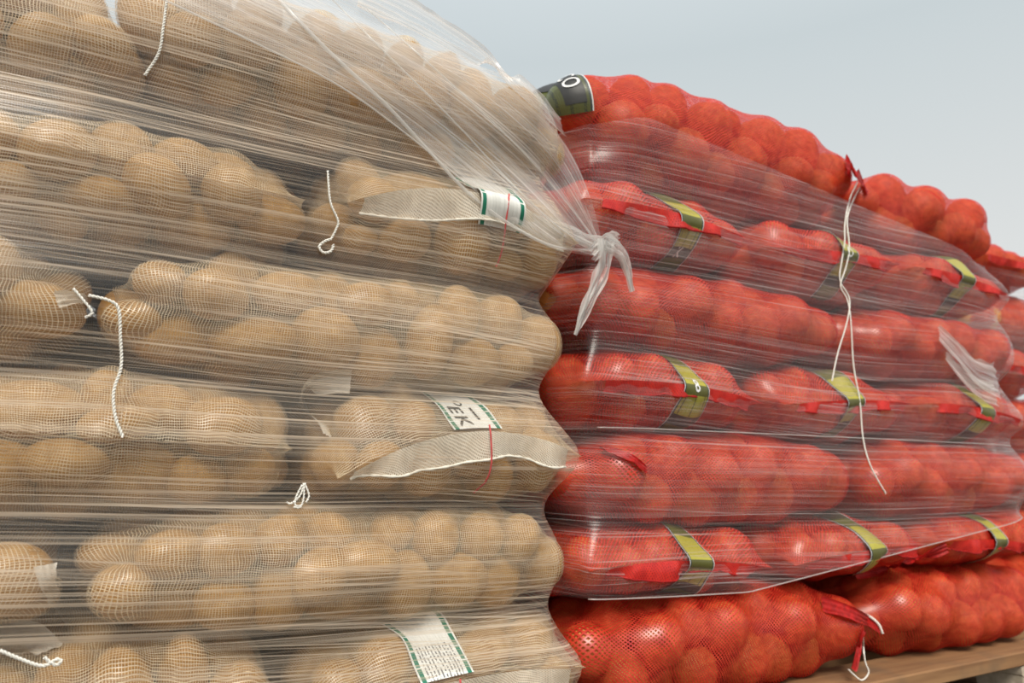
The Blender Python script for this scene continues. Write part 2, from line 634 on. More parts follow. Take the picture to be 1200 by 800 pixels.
class Sack:
    def __init__(self, kind, cx, cy, cz, along, L, W, T, taper=(0, 0), tilt=0.0, seam=(0, 0, 0), nu=90, nv=132):
        self.kind, self.along = kind, along
        self.c = np.array([cx, cy, cz])
        self.hL, self.hW, self.hT = L / 2, W / 2, T / 2
        self.taper, self.tilt, self.seam = taper, tilt, seam
        self.nu, self.nv = nu, nv
        self.rear = False

    # local frame: l along the sack, w across, z up
    def to_world(self, q):
        l, w_, z = q[..., 0], q[..., 1], q[..., 2] + self.tilt * q[..., 0]
        if self.along == 'x':
            return np.stack([l, w_, z], -1) + self.c
        return np.stack([w_, -l, z], -1) + self.c                  # end-on: l = +hL faces the front

    def to_local(self, p):
        d = np.asarray(p) - self.c
        q = np.stack([d[..., 0], d[..., 1], d[..., 2]], -1) if self.along == 'x' else np.stack([-d[..., 1], d[..., 0], d[..., 2]], -1)
        q[..., 2] -= self.tilt * q[..., 0]
        return q

    def tz(self, l):
        s = np.clip(l / self.hL, -1, 1)
        return 1 - self.taper[0] * np.clip(-s, 0, 1) ** 3 - self.taper[1] * np.clip(s, 0, 1) ** 3

    def pack(self, r_lo, r_hi, seeds, shapes, squash):
        vol = 8 * self.hL * self.hW * self.hT * 0.83
        rm = (r_lo + r_hi) / 2
        n = int(vol * 0.60 / (4 / 3 * math.pi * rm ** 3))
        g = np.random.default_rng(int(abs(self.c @ [971, 133, 7717]) * 1000))
        ns = len(seeds)
        n = max(n, ns + 8)
        r = g.uniform(r_lo, r_hi, n)
        q = g.uniform(-1, 1, (n, 3)) * [self.hL * .9, self.hW * .9, self.hT * .8]
        ax = np.stack([r * g.uniform(1.08, 1.28, n), r * g.uniform(0.92, 1.02, n), r * g.uniform(0.80, 0.92, n)], -1) if squash else np.stack([r, r, r * 0.93], -1)
        R = np.array([rotm(g.uniform(0, 6.28, 3)) for _ in range(n)])
        front = -self.hW if self.along == 'x' else self.hL
        ff = np.zeros((n,), bool)
        aim = q.copy()
        yf = self.c[1] - (self.hW if self.along == 'x' else self.hL)
        for k, (px, py, wd, hg) in enumerate(seeds):
            p = P(px, py, yf + 0.035)
            dist = (p - EYE) @ _fw
            a = wd / F * dist / 2 * 1.06
            b = hg / F * dist / 2
            ax[k] = (a, (a + b) / 2 * 0.95, b)
            if not squash:
                ax[k] = ((a + b) / 2,) * 3
                ax[k][2] *= 0.95
            r[k] = (ax[k][0] * ax[k][1] * ax[k][2]) ** (1 / 3)
            R[k] = rotm((g.uniform(-.2, .2), g.uniform(-.2, .2), g.uniform(-.25, .25))) if squash else rotm(g.uniform(0, 6.28, 3))
            p = P(px, py, yf + ax[k][1] * 0.95)
            q[k] = aim[k] = self.to_local(p)
            ff[k] = True
        lim = np.maximum(np.array([self.hL, self.hW, self.hT]) - r[:, None] * 0.95, 0.004)
        aim = np.clip(aim, -lim, lim)
        q = np.clip(q, -lim, lim)
        dims = np.array([self.hL, self.hW, self.hT])
        for it in range(150):
            d = q[:, None] - q[None]
            D = np.sqrt((d ** 2).sum(-1)) + 1e-6
            need = (r[:, None] + r[None]) * 0.985
            ov = np.clip(need - D, 0, None)
            np.fill_diagonal(ov, 0)
            mv = (d / D[..., None] * ov[..., None])
            wgt = np.where(ff[:, None] & ~ff[None], 0.12, 0.5)     # seeded ones give way less
            wgt = np.where(~ff[:, None] & ff[None], 0.88, wgt)
            q = q + (mv * wgt[..., None]).sum(1) * 0.75
            # stay inside the sack
            for _ in range(3):
                e = dims[None] - r[:, None] * np.array([0.9, 0.9, 0.93])
                e[:, 2] *= self.tz(q[:, 0])
                e = np.maximum(e, 0.006)
                u = np.abs(q) / e
                A = u[:, 0] ** PP + u[:, 1] ** PP
                f = A ** (QQ / PP) + u[:, 2] ** QQ
                gr = np.stack([QQ * A ** (QQ / PP - 1 + 1e-9) * u[:, 0] ** (PP - 1) / e[:, 0],
                               QQ * A ** (QQ / PP - 1 + 1e-9) * u[:, 1] ** (PP - 1) / e[:, 1],
                               QQ * u[:, 2] ** (QQ - 1) / e[:, 2]], -1) * np.sign(q)
                st = np.clip(f - 1, 0, 3)[:, None] * gr / ((gr ** 2).sum(1)[:, None] + 1e-9)
                stl = np.linalg.norm(st, axis=1)[:, None] + 1e-9
                q -= st * np.minimum(1, 0.03 / stl)
            if it < 130:
                pull = np.where(ff[:, None], 0.25, 0)
                q = q + (aim - q) * pull * np.array([1, 1, 1])
        ok = f < 1.6
        self.q, self.r, self.ax, self.R = q[ok], r[ok], ax[ok], R[ok]
        q = self.q
        self.pc = self.to_world(q)
        self.nseed = ns

    def net(self):
        def cross(n):
            t = np.linspace(0, 2 * np.pi, 2001)
            cw, cz = np.sin(t), np.cos(t)
            p = 3.2
            x = np.sign(cw) * np.abs(cw) ** (2 / p)
            z = np.sign(cz) * np.abs(cz) ** (2 / p)
            X, Z = x * self.hW, z * self.hT
            s = np.concatenate([[0], np.cumsum(np.hypot(np.diff(X), np.diff(Z)))])
            k = np.linspace(0, s[-1], n, endpoint=False)
            return np.interp(k, s, x), np.interp(k, s, z), s[-1]

        def start(nu, nv):
            x, z, per = cross(nv)
            s = np.linspace(-1, 1, nu)
            l = s * (self.hL + 0.004)
            th = np.sqrt(np.clip(1 - np.abs(s) ** 5, 0, 1)) * self.tz(l)
            w_ = 1.03 * (1 - 0.14 * np.abs(s) ** 8)
            q = np.stack([np.broadcast_to(l[:, None], (nu, nv)), w_[:, None] * x[None] * self.hW,
                          1.04 * th[:, None] * z[None] * self.hT], -1)
            for row, sg in ((0, -1), (-1, 1)):
                if self.along == 'x':
                    q[row, :, 1] *= 0.55
                    q[row, :, 0] = sg * (self.hL - 0.022)
                xw = q[row, :, 1]
                u = xw / self.hW
                s0, s1, s2 = self.seam if sg > 0 or self.along == 'x' else (0, 0, 0)
                q[row, :, 2] = s0 + s1 * u + s2 * u * u
            return q, per
        C3 = self.q
        B = self.R if self.along == 'x' else self.R
        # ellipsoid frames in local axes
        if self.along == 'x':
            Rl = self.R
        else:
            T = np.array([[0, -1, 0], [1, 0, 0], [0, 0, 1.0]])
            Rl = np.einsum('ij,njk->nik', T, self.R)
        A = Rl.transpose(0, 2, 1) / (self.ax * 1.02 + (0.0022 if self.kind == 'potato' else 0.0040))[:, :, None]

        def relax(q, iters, k=5):
            nu, nv = q.shape[:2]
            ends = q[[0, -1]].copy()
            idx = None
            for it in range(iters):
                if it % 12 == 0:
                    d = ((q.reshape(-1, 1, 3).astype(np.float32) - C3[None].astype(np.float32)) ** 2).sum(-1) - (self.r ** 2)[None]
                    idx = np.argpartition(d, k, axis=1)[:, :k]
                avg = (np.roll(q, 1, 1) + np.roll(q, -1, 1)) * 0.25
                avg[1:-1] += (q[:-2] + q[2:]) * 0.25
                new = q + 0.62 * (avg - q)
                new[[0, -1]] = ends
                pf = new.reshape(-1, 3)
                for m in range(k):
                    c = C3[idx[:, m]]
                    d = pf - c
                    u = np.einsum('nij,nj->ni', A[idx[:, m]], d)
                    n = np.sqrt((u ** 2).sum(1)) + 1e-6
                    pf = np.where((n < 1)[:, None], c + d / n[:, None], pf)
                q = pf.reshape(nu, nv, 3)
                q[[0, -1]] = ends
            return q
        nu, nv = self.nu, self.nv
        q, per = start(nu // 2, nv // 2)
        q = relax(q, 48)
        qe = np.concatenate([q, q[:, :1]], 1)                       # upsample
        a, b = np.linspace(0, q.shape[0] - 1, nu), np.linspace(0, q.shape[1], nv, endpoint=False)
        i = np.minimum(a.astype(int), q.shape[0] - 2)
        j = np.minimum(b.astype(int), q.shape[1] - 1)
        fa, fb = (a - i)[:, None, None], (b - j)[None, :, None]
        q = (qe[i][:, j] * (1 - fa) * (1 - fb) + qe[i + 1][:, j] * fa * (1 - fb) + qe[i][:, j + 1] * (1 - fa) * fb + qe[i + 1][:, j + 1] * fa * fb)
        q = relax(q, 16)
        if self.kind == 'onion':                                    # the red net is stiffer and rounds off the dips
            for _ in range(4 if self.c[2] > H + 0.58 else 2):
                avg = (np.roll(q, 1, 1) + np.roll(q, -1, 1)) * 0.25
                avg[1:-1] += (q[:-2] + q[2:]) * 0.25
                q[4:-4] += 0.5 * (avg - q)[4:-4]
        self.G = self.to_world(q)
        self.per = per
        uu = np.linspace(0, 2 * self.hL, nu)
        vv = np.linspace(0, per, nv + 1)
        self.uvg = np.stack(np.broadcast_arrays(uu[:, None], vv[None, :]), -1)
        gu = np.gradient(self.G, axis=0)
        gv = (np.roll(self.G, -1, 1) - np.roll(self.G, 1, 1))
        nrm = np.cross(gu, gv)
        nrm /= np.linalg.norm(nrm, axis=2)[:, :, None] + 1e-9
        if ((self.G - self.c) * nrm).sum() < 0:
            nrm = -nrm
        self.Nn = nrm

    def sample(self, u, v, off=0.0):
        """Point on the net: u 0..1 along, v 0..1 around (0 = top middle, 0.5 = bottom middle), lifted by off."""
        nu, nv = self.nu, self.nv
        u, v = np.broadcast_arrays(np.asarray(u, float), np.asarray(v, float))
        a = np.clip(u, 0, 1) * (nu - 1)
        b = (v % 1.0) * nv
        i = np.minimum(a.astype(int), nu - 2)
        j = b.astype(int) % nv
        j1 = (j + 1) % nv
        fa, fb = (a - i)[..., None], (b - b.astype(int))[..., None]

        def lerp(G):
            return G[i, j] * (1 - fa) * (1 - fb) + G[i + 1, j] * fa * (1 - fb) + G[i, j1] * (1 - fa) * fb + G[i + 1, j1] * fa * fb
        n = lerp(self.Nn)
        n = n / (np.linalg.norm(n, axis=-1)[..., None] + 1e-9)
        return lerp(self.G) + n * np.asarray(off)[..., None] if np.ndim(off) else lerp(self.G) + n * off

    def end_strip(self, wc, d, off):
        """Point on the front end of an end-on sack: wc = metres across from the middle, d = metres along the surface
        from the seam (negative above it, positive below it)."""
        wc, d = np.broadcast_arrays(np.asarray(wc, float), np.asarray(d, float))
        u = 1 - np.abs(d) / (2 * self.hL)
        v = wc / self.per
        v = np.where(d <= 0, v, 0.5 - v)
        p = self.sample(u, v, off)
        near = np.clip(1 - np.abs(d) / 0.02, 0, 1)[..., None]      # by the seam stand clear of the fold
        p = p + np.array([0, -1.0, 0]) * near * 0.004
        return p


def smooth_rows(G, axis, n):
    for _ in range(n):
        H_ = G.copy()
        s0, s1, s2 = [slice(None)] * 3, [slice(None)] * 3, [slice(None)] * 3
        s0[axis], s1[axis], s2[axis] = slice(1, -1), slice(0, -2), slice(2, None)
        H_[tuple(s0)] = 0.5 * G[tuple(s0)] + 0.25 * (G[tuple(s1)] + G[tuple(s2)])
        G = H_
    return G


# ---------------------------------------------------------------- where the sacks lie
# potatoes seen in the photograph, sack by sack: x, y, width, height in photograph pixels
SEEDS = {
    'p1b': [(230, 44, 64, 62), (294, 48, 66, 74), (352, 105, 62, 82), (440, 112, 90, 70), (505, 120, 60, 70), (556, 130, 60, 70), (612, 150, 62, 74), (662, 178, 46, 60)],
    'p2a': [(62, 186, 80, 74), (8, 165, 55, 60), (140, 195, 76, 84), (240, 226, 96, 86), (310, 213, 62, 62), (300, 160, 66, 54), (358, 196, 70, 92), (345, 256, 76, 58), (12, 222, 60, 48), (140, 248, 80, 50), (225, 165, 70, 50)],
    'p2b': [(490, 224, 110, 62), (425, 264, 60, 50), (420, 292, 46, 40), (490, 289, 64, 60), (549, 290, 62, 82), (605, 274, 60, 62), (600, 322, 62, 42), (655, 325, 44, 52), (655, 268, 50, 54)],
    'p3a': [(20, 325, 100, 84), (30, 392, 96, 64)],
    'p3b': [(110, 420, 62, 46), (214, 400, 120, 68), (302, 432, 104, 56), (226, 335, 72, 62), (165, 345, 62, 54), (342, 352, 82, 54), (386, 391, 76, 72), (446, 416, 62, 82), (502, 408, 52, 92), (559, 418, 66, 60), (592, 388, 60, 62), (645, 406, 58, 68), (440, 350, 62, 50), (612, 428, 46, 46)],
    'p4a': [(40, 472, 112, 80), (236, 472, 76, 58), (165, 498, 82, 46), (258, 524, 92, 72), (336, 500, 58, 74), (160, 580, 112, 82), (70, 540, 90, 60), (20, 592, 90, 70), (240, 580, 66, 60), (310, 570, 66, 60)],
    'p4b': [(419, 492, 76, 60), (485, 473, 50, 50), (597, 484, 60, 50), (630, 476, 44, 50), (440, 553, 56, 56), (492, 550, 60, 64), (553, 550, 56, 56), (605, 533, 60, 64), (638, 540, 42, 72), (671, 550, 44, 60), (395, 540, 56, 60)],
    'p5b': [(189, 728, 112, 88), (92, 726, 72, 66), (96, 665, 76, 56), (170, 655, 74, 56), (246, 682, 72, 68), (332, 700, 70, 74), (265, 735, 70, 60), (348, 640, 64, 60), (434, 656, 78, 52), (470, 678, 64, 78), (470, 612, 54, 50), (516, 612, 56, 60), (566, 608, 52, 56), (620, 606, 48, 56), (642, 648, 46, 60), (541, 674, 74, 62), (592, 668, 60, 72), (398, 722, 80, 60), (410, 610, 60, 56)],
    'p6b': [(438, 766, 72, 64), (577, 738, 82, 52), (645, 750, 56, 54), (668, 776, 48, 50), (597, 790, 82, 44), (515, 796, 66, 50), (395, 790, 60, 50)],
    'o5a': [(716, 518, 74, 62), (768, 564, 76, 90), (728, 568, 72, 74), (812, 584, 62, 74), (852, 590, 54, 62), (838, 524, 62, 60), (788, 538, 58, 56), (752, 606, 66, 46), (920, 576, 72, 66), (960, 590, 74, 66), (946, 556, 60, 56), (690, 600, 66, 60)],
    'o6a': [(768, 640, 58, 60), (738, 654, 56, 56), (672, 694, 76, 82), (686, 646, 62, 56), (852, 648, 58, 56), (840, 706, 60, 52), (876, 690, 58, 54), (722, 708, 60, 50)],
    'o7a': [(700, 744, 62, 62), (780, 756, 62, 60), (806, 750, 56, 56), (844, 740, 60, 62), (880, 768, 66, 60), (816, 790, 62, 50), (900, 714, 60, 52), (740, 790, 70, 56), (924, 738, 56, 54), (972, 752, 70, 66), (944, 780, 60, 50)],
    'o7b': [(1034, 752, 56, 60), (1054, 716, 50, 54), (1074, 716, 50, 50), (1100, 696, 48, 48), (1104, 740, 48, 54), (1124, 716, 46, 52), (1136, 690, 44, 44), (1156, 724, 44, 50), (1176, 716, 42, 54), (1186, 684, 40, 44)],
    'o4a': [(708, 396, 52, 44), (756, 416, 52, 44), (690, 464, 88, 76), (738, 480, 62, 44), (800, 480, 60, 44)],
    'o1a': [(690, 116, 70, 54), (790, 108, 74, 52), (832, 124, 64, 54), (890, 138, 66, 60), (938, 164, 62, 60), (716, 142, 76, 58), (984, 196, 60, 56), (870, 190, 64, 60), (800, 165, 66, 60)],
    'o1b': [(1002, 184, 50, 44), (1044, 192, 54, 44), (1092, 212, 52, 46), (1132, 240, 48, 52), (1070, 240, 50, 50), (1110, 258, 48, 46)],
}
ZL = [0.625, 0.442, 0.285, 0.127, -0.040, -0.185, -0.360]                       # potato layers, top down (from the eye)
ZR = [0.790, 0.548, 0.386, 0.232, 0.080, -0.080, -0.200, -0.372]                # onion layers
NUM = ['topmost', 'second', 'third', 'fourth', 'fifth', 'sixth', 'lowest']
SACKS = []


def add(key, kind, x0, x1, yf, z1, z0, along, label, short, depth=None, **kw):
    Lx = x1 - x0
    dp = depth or (0.42 if along == 'x' else 0.66)
    L, W = (Lx, dp) if along == 'x' else (dp, Lx)
    s = Sack(kind, (x0 + x1) / 2, yf + dp / 2, H + (z0 + z1) / 2, along, L, W, (z1 - z0) + 0.014, **kw)
    s.key, s.label, s.short = key, label, short
    SACKS.append(s)
    return s


YL, YR, YB = 0.955, 1.010, 1.150
# potatoes
for k in range(6):
    z1, z0 = ZL[k], ZL[k + 1]
    n = NUM[k] if k < 5 else 'lowest'
    if k % 2 == 0:
        add(f'p{k+1}a', 'potato', -0.66, 0.002 + 0.045 * (k == 0), YL + (0.0, 0, 0.004, 0, 0.008)[k], z1, z0, 'x',
            f'white net potato sack lying lengthwise, far from the corner, {n} potato layer', f'inner lengthwise sack, {n} potato layer', taper=(0.1, 0.15))
        add(f'p{k+1}b', 'potato', 0.016 if k else -0.004, 0.678 if k else 0.69, YL + (0.0, 0, 0.002, 0, -0.002)[k], z1 + 0.04 * (k == 0), z0 + 0.03 * (k == 0), 'x',
            f'white net potato sack lying lengthwise at the stack corner, {n} potato layer', f'lengthwise corner sack, {n} potato layer', taper=(0.1, 0.28 if k else 0.40), tilt=(-0.06 if k == 0 else 0.0))
    else:
        add(f'p{k+1}a', 'potato', -0.17, 0.262, YL + 0.004, z1, z0, 'y',
            f'white net potato sack lying end-on, inward of the banded corner sack, {n} potato layer', f'inner end-on sack, {n} potato layer', seam=(0.0, -.01, .0))
        add(f'p{k+1}b', 'potato', 0.270, 0.690, YL + 0.002, z1 + 0.03 * (k == 1), z0, 'y',
            {1: 'white net potato sack with crumpled half-hidden white band, end-on at the corner, second potato layer',
             3: 'white net potato sack with EK lettered green-edged band and long hem, fourth potato layer',
             5: 'white net potato sack with finely printed green-edged band, end-on at the corner, lowest potato layer'}[k],
            f'banded end-on corner sack, {n} potato layer', seam={1: (.030, .0, -.06), 3: (.020, .018, -.062), 5: (.018, .01, -.025)}[k])
# onions, nearer stack
for k in range(7):
    z1, z0 = ZR[k], ZR[k + 1]
    n = NUM[k]
    if k % 2 == 0:
        yy = YR + (0.02, 0, 0.0, 0, -0.004, 0, -0.005)[k]
        add(f'o{k+1}a', 'onion', 0.700, 1.540 if k == 0 else 1.420, yy, z1, z0, 'x',
            f'red net onion sack lying lengthwise, nearer half of the {n} onion layer', f'nearer lengthwise sack, {n} onion layer', taper=(0.30 if k == 0 else 0.25, 0.30), nu=84, nv=120)
        add(f'o{k+1}b', 'onion', 1.428 if k else 1.548, 2.095 if k != 0 else 2.12, yy + 0.003, z1 - (0.050 if k == 0 else 0), z0, 'x',
            f'red net onion sack lying lengthwise, farther half of the {n} onion layer', f'farther lengthwise sack, {n} onion layer', taper=(0.25, 0.35), nu=72, nv=100)
    else:
        for m, (xa, xb) in enumerate(((0.690, 1.145), (1.150, 1.600), (1.605, 2.050))):
            wd = ('first', 'second', 'third')[m]
            add(f'o{k+1}{"abc"[m]}', 'onion', xa, xb, YR + 0.004, z1, z0, 'y',
                f'red net onion sack with olive band, {wd} of three end-on sacks, {n} onion layer', f'{wd} end-on sack, {n} onion layer',
                seam=((.005, -.01, -.02), (.0, .012, -.01), (.004, -.015, -.015))[m], nu=76, nv=108)
# onions, farther stack
for k in range(7):
    z1, z0 = ZR[k] - 0.10 * (k == 0), ZR[k + 1]
    along = 'x' if k % 2 else 'y'
    add(f'q{k+1}', 'onion', 2.125 if along == 'x' else 2.13, 2.78 if along == 'x' else 2.57, YB + (0.01 if k % 2 else 0), z1, z0, along,
        f'blurred red net onion sack in the farther stack, {NUM[k]} layer there', f'farther stack, {NUM[k]} layer there', nu=48, nv=72, taper=(0.2, 0.2))

# the rows behind, which close the stacks
def rear(pre, kind, xs2, xs3, yf, Z, layers, what):
    for k in range(layers):
        rows = [(xs3[m], xs3[m + 1]) for m in range(3)] if k % 2 == 0 else [(xs2[m], xs2[m + 1]) for m in range(2)]
        for m, (xa, xb) in enumerate(rows):
            al = 'y' if k % 2 == 0 else 'x'
            wd = ('first', 'second', 'third')[m]
            t = add(f'{pre}{k+1}r{m}', kind, xa + .004, xb - .004, yf + (0.43 if al == 'y' else 0.67), Z[k] + (0.04 if kind == 'potato' else -0.06) * (k == 0), Z[k + 1], al,
                    f'{what} in the rear row, {wd} along it, {NUM[k] if k < layers - 1 else "lowest"} layer', f'rear row, {wd} along it, {NUM[k]} {kind} layer', depth=0.60 if al == 'y' else 0.40, nu=36, nv=52)
            t.rear = True


rear('p', 'potato', (-0.66, 0.01, 0.67), (-0.66, -0.22, 0.23, 0.67), YL, ZL, 6, 'white net potato sack')
rear('o', 'onion', (0.71, 1.385, 2.05), (0.71, 1.15, 1.60, 2.05), YR, ZR, 7, 'red net onion sack')

for s in SACKS:
    if s.kind == 'potato':
        s.pack(0.0335, 0.0425, SEEDS.get(s.key, []), POT, True)
    else:
        s.pack(0.040, 0.0495, SEEDS.get(s.key, []), ONI, False)
    s.net()
BY = {s.key: s for s in SACKS}

# which vegetables show: a coarse depth picture of their spheres
ZW, ZH = 400, 267
zb = np.full((ZH, ZW), 1e9)
ib = np.full((ZH, ZW), -1)
ALL = [(si, k) for si, s in enumerate(SACKS) for k in range(len(s.r))]
pcs = np.array([SACKS[a].pc[b] for a, b in ALL])
rad = np.array([SACKS[a].r[b] for a, b in ALL])
pj = project(pcs)
for n in np.argsort(pj[:, 2]):
    x, y, z = pj[n]
    if z < 0.1:
        continue
    x, y, rp_ = x / 3, y / 3, rad[n] * F / z / 3
    x0, x1, y0, y1 = int(max(0, x - rp_)), int(min(ZW, x + rp_ + 1)), int(max(0, y - rp_)), int(min(ZH, y + rp_ + 1))
    if x0 >= x1 or y0 >= y1:
        continue
    yy, xx = np.mgrid[y0:y1, x0:x1]
    d2 = ((xx - x) ** 2 + (yy - y) ** 2) / rp_ ** 2
    dz = z - rad[n] * np.sqrt(np.clip(1 - d2, 0, 1))
    ok = (d2 < 1) & (dz < zb[y0:y1, x0:x1])
    zb[y0:y1, x0:x1][ok] = dz[ok]
    ib[y0:y1, x0:x1][ok] = n
area = np.bincount(ib[ib >= 0].ravel(), minlength=len(ALL)) * 9
ORD = ['first', 'second', 'third', 'fourth', 'fifth', 'sixth', 'seventh', 'eighth', 'ninth', 'tenth', 'eleventh', 'twelfth', 'thirteenth',
       'fourteenth', 'fifteenth', 'sixteenth', 'seventeenth', 'eighteenth', 'nineteenth', 'twentieth'] + [f'twenty-{q}' for q in ('first', 'second', 'third', 'fourth', 'fifth', 'sixth', 'seventh', 'eighth', 'ninth')] + ['thirtieth'] + [f'thirty-{q}' for q in ('first', 'second', 'third', 'fourth', 'fifth', 'sixth', 'seventh', 'eighth', 'ninth')]
for kind, limit in (('potato', 295), ('onion', 295)):
    ids = [n for n, (a, b) in enumerate(ALL) if SACKS[a].kind == kind]
    shown = sorted([n for n in ids if area[n] >= 90], key=lambda n: -area[n])[:limit]
    single = set(shown)
    meshes = POT_ME if kind == 'potato' else ONI_ME
    low = POT2 if kind == 'potato' else ONI2
    for si, s in enumerate(SACKS):
        mine = [n for n in shown if ALL[n][0] == si]
        for half in ('upper', 'middle', 'lower'):
            row = sorted([n for n in mine if ('lower', 'middle', 'upper')[int(np.clip((s.to_local(pcs[n])[2] / s.hT + 0.25) * 2 + 0.5, 0, 2))] == half], key=lambda n: pcs[n][0] * (-1 if kind == 'potato' else 1))
            for m, n in enumerate(row):
                b = ALL[n][1]
                o = bpy.data.objects.new(kind, meshes[n % len(meshes)])
                C.objects.link(o)
                o.location = pcs[n]
                o.rotation_euler = Matrix(s.R[b].tolist()).to_euler()
                o.scale = s.ax[b]
                tag(o, f'{ORD[min(m, 38)]} {half} {kind} from the {"corner" if kind == "potato" else "near"} end, {s.short}', kind, f'{kind}es in the {s.short}' if kind == 'potato' else f'onions in the {s.short}')
    VV, FF, kk = [], [], 0
    for n in ids:
        if n in single:
            continue
        a, b = ALL[n]
        s = SACKS[a]
        v = ((V1 if s.rear else low[n % len(low)]) * s.ax[b]) @ s.R[b].T + s.pc[b]
        VV.append(v)
        FF.append((F1 if s.rear else F2) + kk)
        kk += len(v)
    o = mesh_obj('potatoes_inside' if kind == 'potato' else 'onions_inside', np.concatenate(VV), np.concatenate(FF), M[kind], None)
    tag(o, f'{"potatoes" if kind == "potato" else "onions"} packed deeper inside the net sacks behind those seen at the front', kind, None, 'stuff')


# ---------------------------------------------------------------- sacks: net, hem, band, lettering, cord
def letters(body, size):
    cu = bpy.data.curves.new('lettering', 'FONT')
    cu.body = body
    cu.size = size
    cu.offset = size * 0.010
    cu.space_character = 1.18
    cu.align_x = 'CENTER'
    cu.align_y = 'CENTER'
    cu.resolution_u = 4
    to = bpy.data.objects.new('lettering', cu)
    me = bpy.data.meshes.new_from_object(to)
    v = np.array([q.co[:] for q in me.vertices])
    f = [list(q.vertices) for q in me.polygons]
    bpy.data.objects.remove(to)
    bpy.data.curves.remove(cu)
    bpy.data.meshes.remove(me)
    return v, f


def end_band(s, root, wc, width, up, down, mat, lean=0.0, over=0.0):
    na, nb = 9, 34
    a = np.linspace(-0.5, 0.5, na)[None, :]
    d = np.linspace(-up, down, nb)[:, None]
    G = s.end_strip(wc + a * width + lean * d, d + 0 * a, 0.0028)
    G = G + np.array([0, -1.0, 0]) * (over * np.exp(-((d - 0.006) / 0.016) ** 2))[..., None]      # over the hem
    G = smooth_rows(smooth_rows(G, 0, 3), 1, 2)
    uv = np.stack(np.broadcast_arrays(a + 0.5, d + up), -1)
    o = adopt(grid_obj('label_band', G, mat, None, False, uv), root)

    def text(body, size, a0, d0, rot, ink):
        v, f = letters(body, size)
        c, sn = math.cos(rot), math.sin(rot)
        x, y = v[:, 0] * c - v[:, 1] * sn, v[:, 0] * sn + v[:, 1] * c
        fa = (x / width + a0) * (na - 1)
        fb = (up - y + d0) / (up + down) * (nb - 1)
        i, j = np.clip(fb.astype(int), 0, nb - 2), np.clip(fa.astype(int), 0, na - 2)
        fi, fj = (fb - i)[:, None], (fa - j)[:, None]
        p = G[i, j] * (1 - fi) * (1 - fj) + G[i + 1, j] * fi * (1 - fj) + G[i, j + 1] * (1 - fi) * fj + G[i + 1, j + 1] * fi * fj
        p = p + np.array([0, -0.9, 0.35]) * 0.0012
        t = mesh_obj('lettering', p, f, ink, None, False)
        t.parent = o
        t.matrix_parent_inverse.translation = -Vector(root.location)
        t.matrix_parent_inverse = o.matrix_parent_inverse.copy()
        t.matrix_parent_inverse.identity()
        return t
    return o, text


def hem(s, root, w0, w1, drop, mat, rope_mat, wave, name='hem', out=0.006):
    n = 60
    wc = np.linspace(w0, w1, n)
    g = np.random.default_rng(int(abs(s.c @ [313, 77, 991]) * 500))
    ph = g.uniform(0, 6, 4)
    rip = np.sin(wc * 230 + ph[0]) * .3 + np.sin(wc * 70 + ph[0]) * .5 + np.sin(wc * 131 + ph[1]) * .35 + np.sin(wc * 33 + ph[2]) * .4
    m = 6
    rows = []
    for k in range(m):
        t = k / (m - 1)
        d = t * drop * (1 + 0.18 * np.sin(wc * 21 + ph[3]))
        p = s.end_strip(wc, np.maximum(d, 1e-4), out * (0.4 + t) + wave * t * rip)
        p = p + np.array([0, -1, 0]) * (0.002 + out * 0.6 * t)
        rows.append(p)
    G = smooth_rows(np.array(rows), 1, 2)
    uv = np.stack(np.broadcast_arrays(wc[None, :], np.linspace(0, drop, m)[:, None]), -1)
    o = adopt(grid_obj(name, G, mat, None, False, uv), root)
    if rope_mat:
        V, Fc = tube_arrays(G[-1] + np.array([0, -0.0006, 0]), 0.0018 + 0.0006 * np.sin(np.arange(n) * 1.9), 6)
        r = mesh_obj('hem_rope', V, Fc, rope_mat, o)
    return o, G


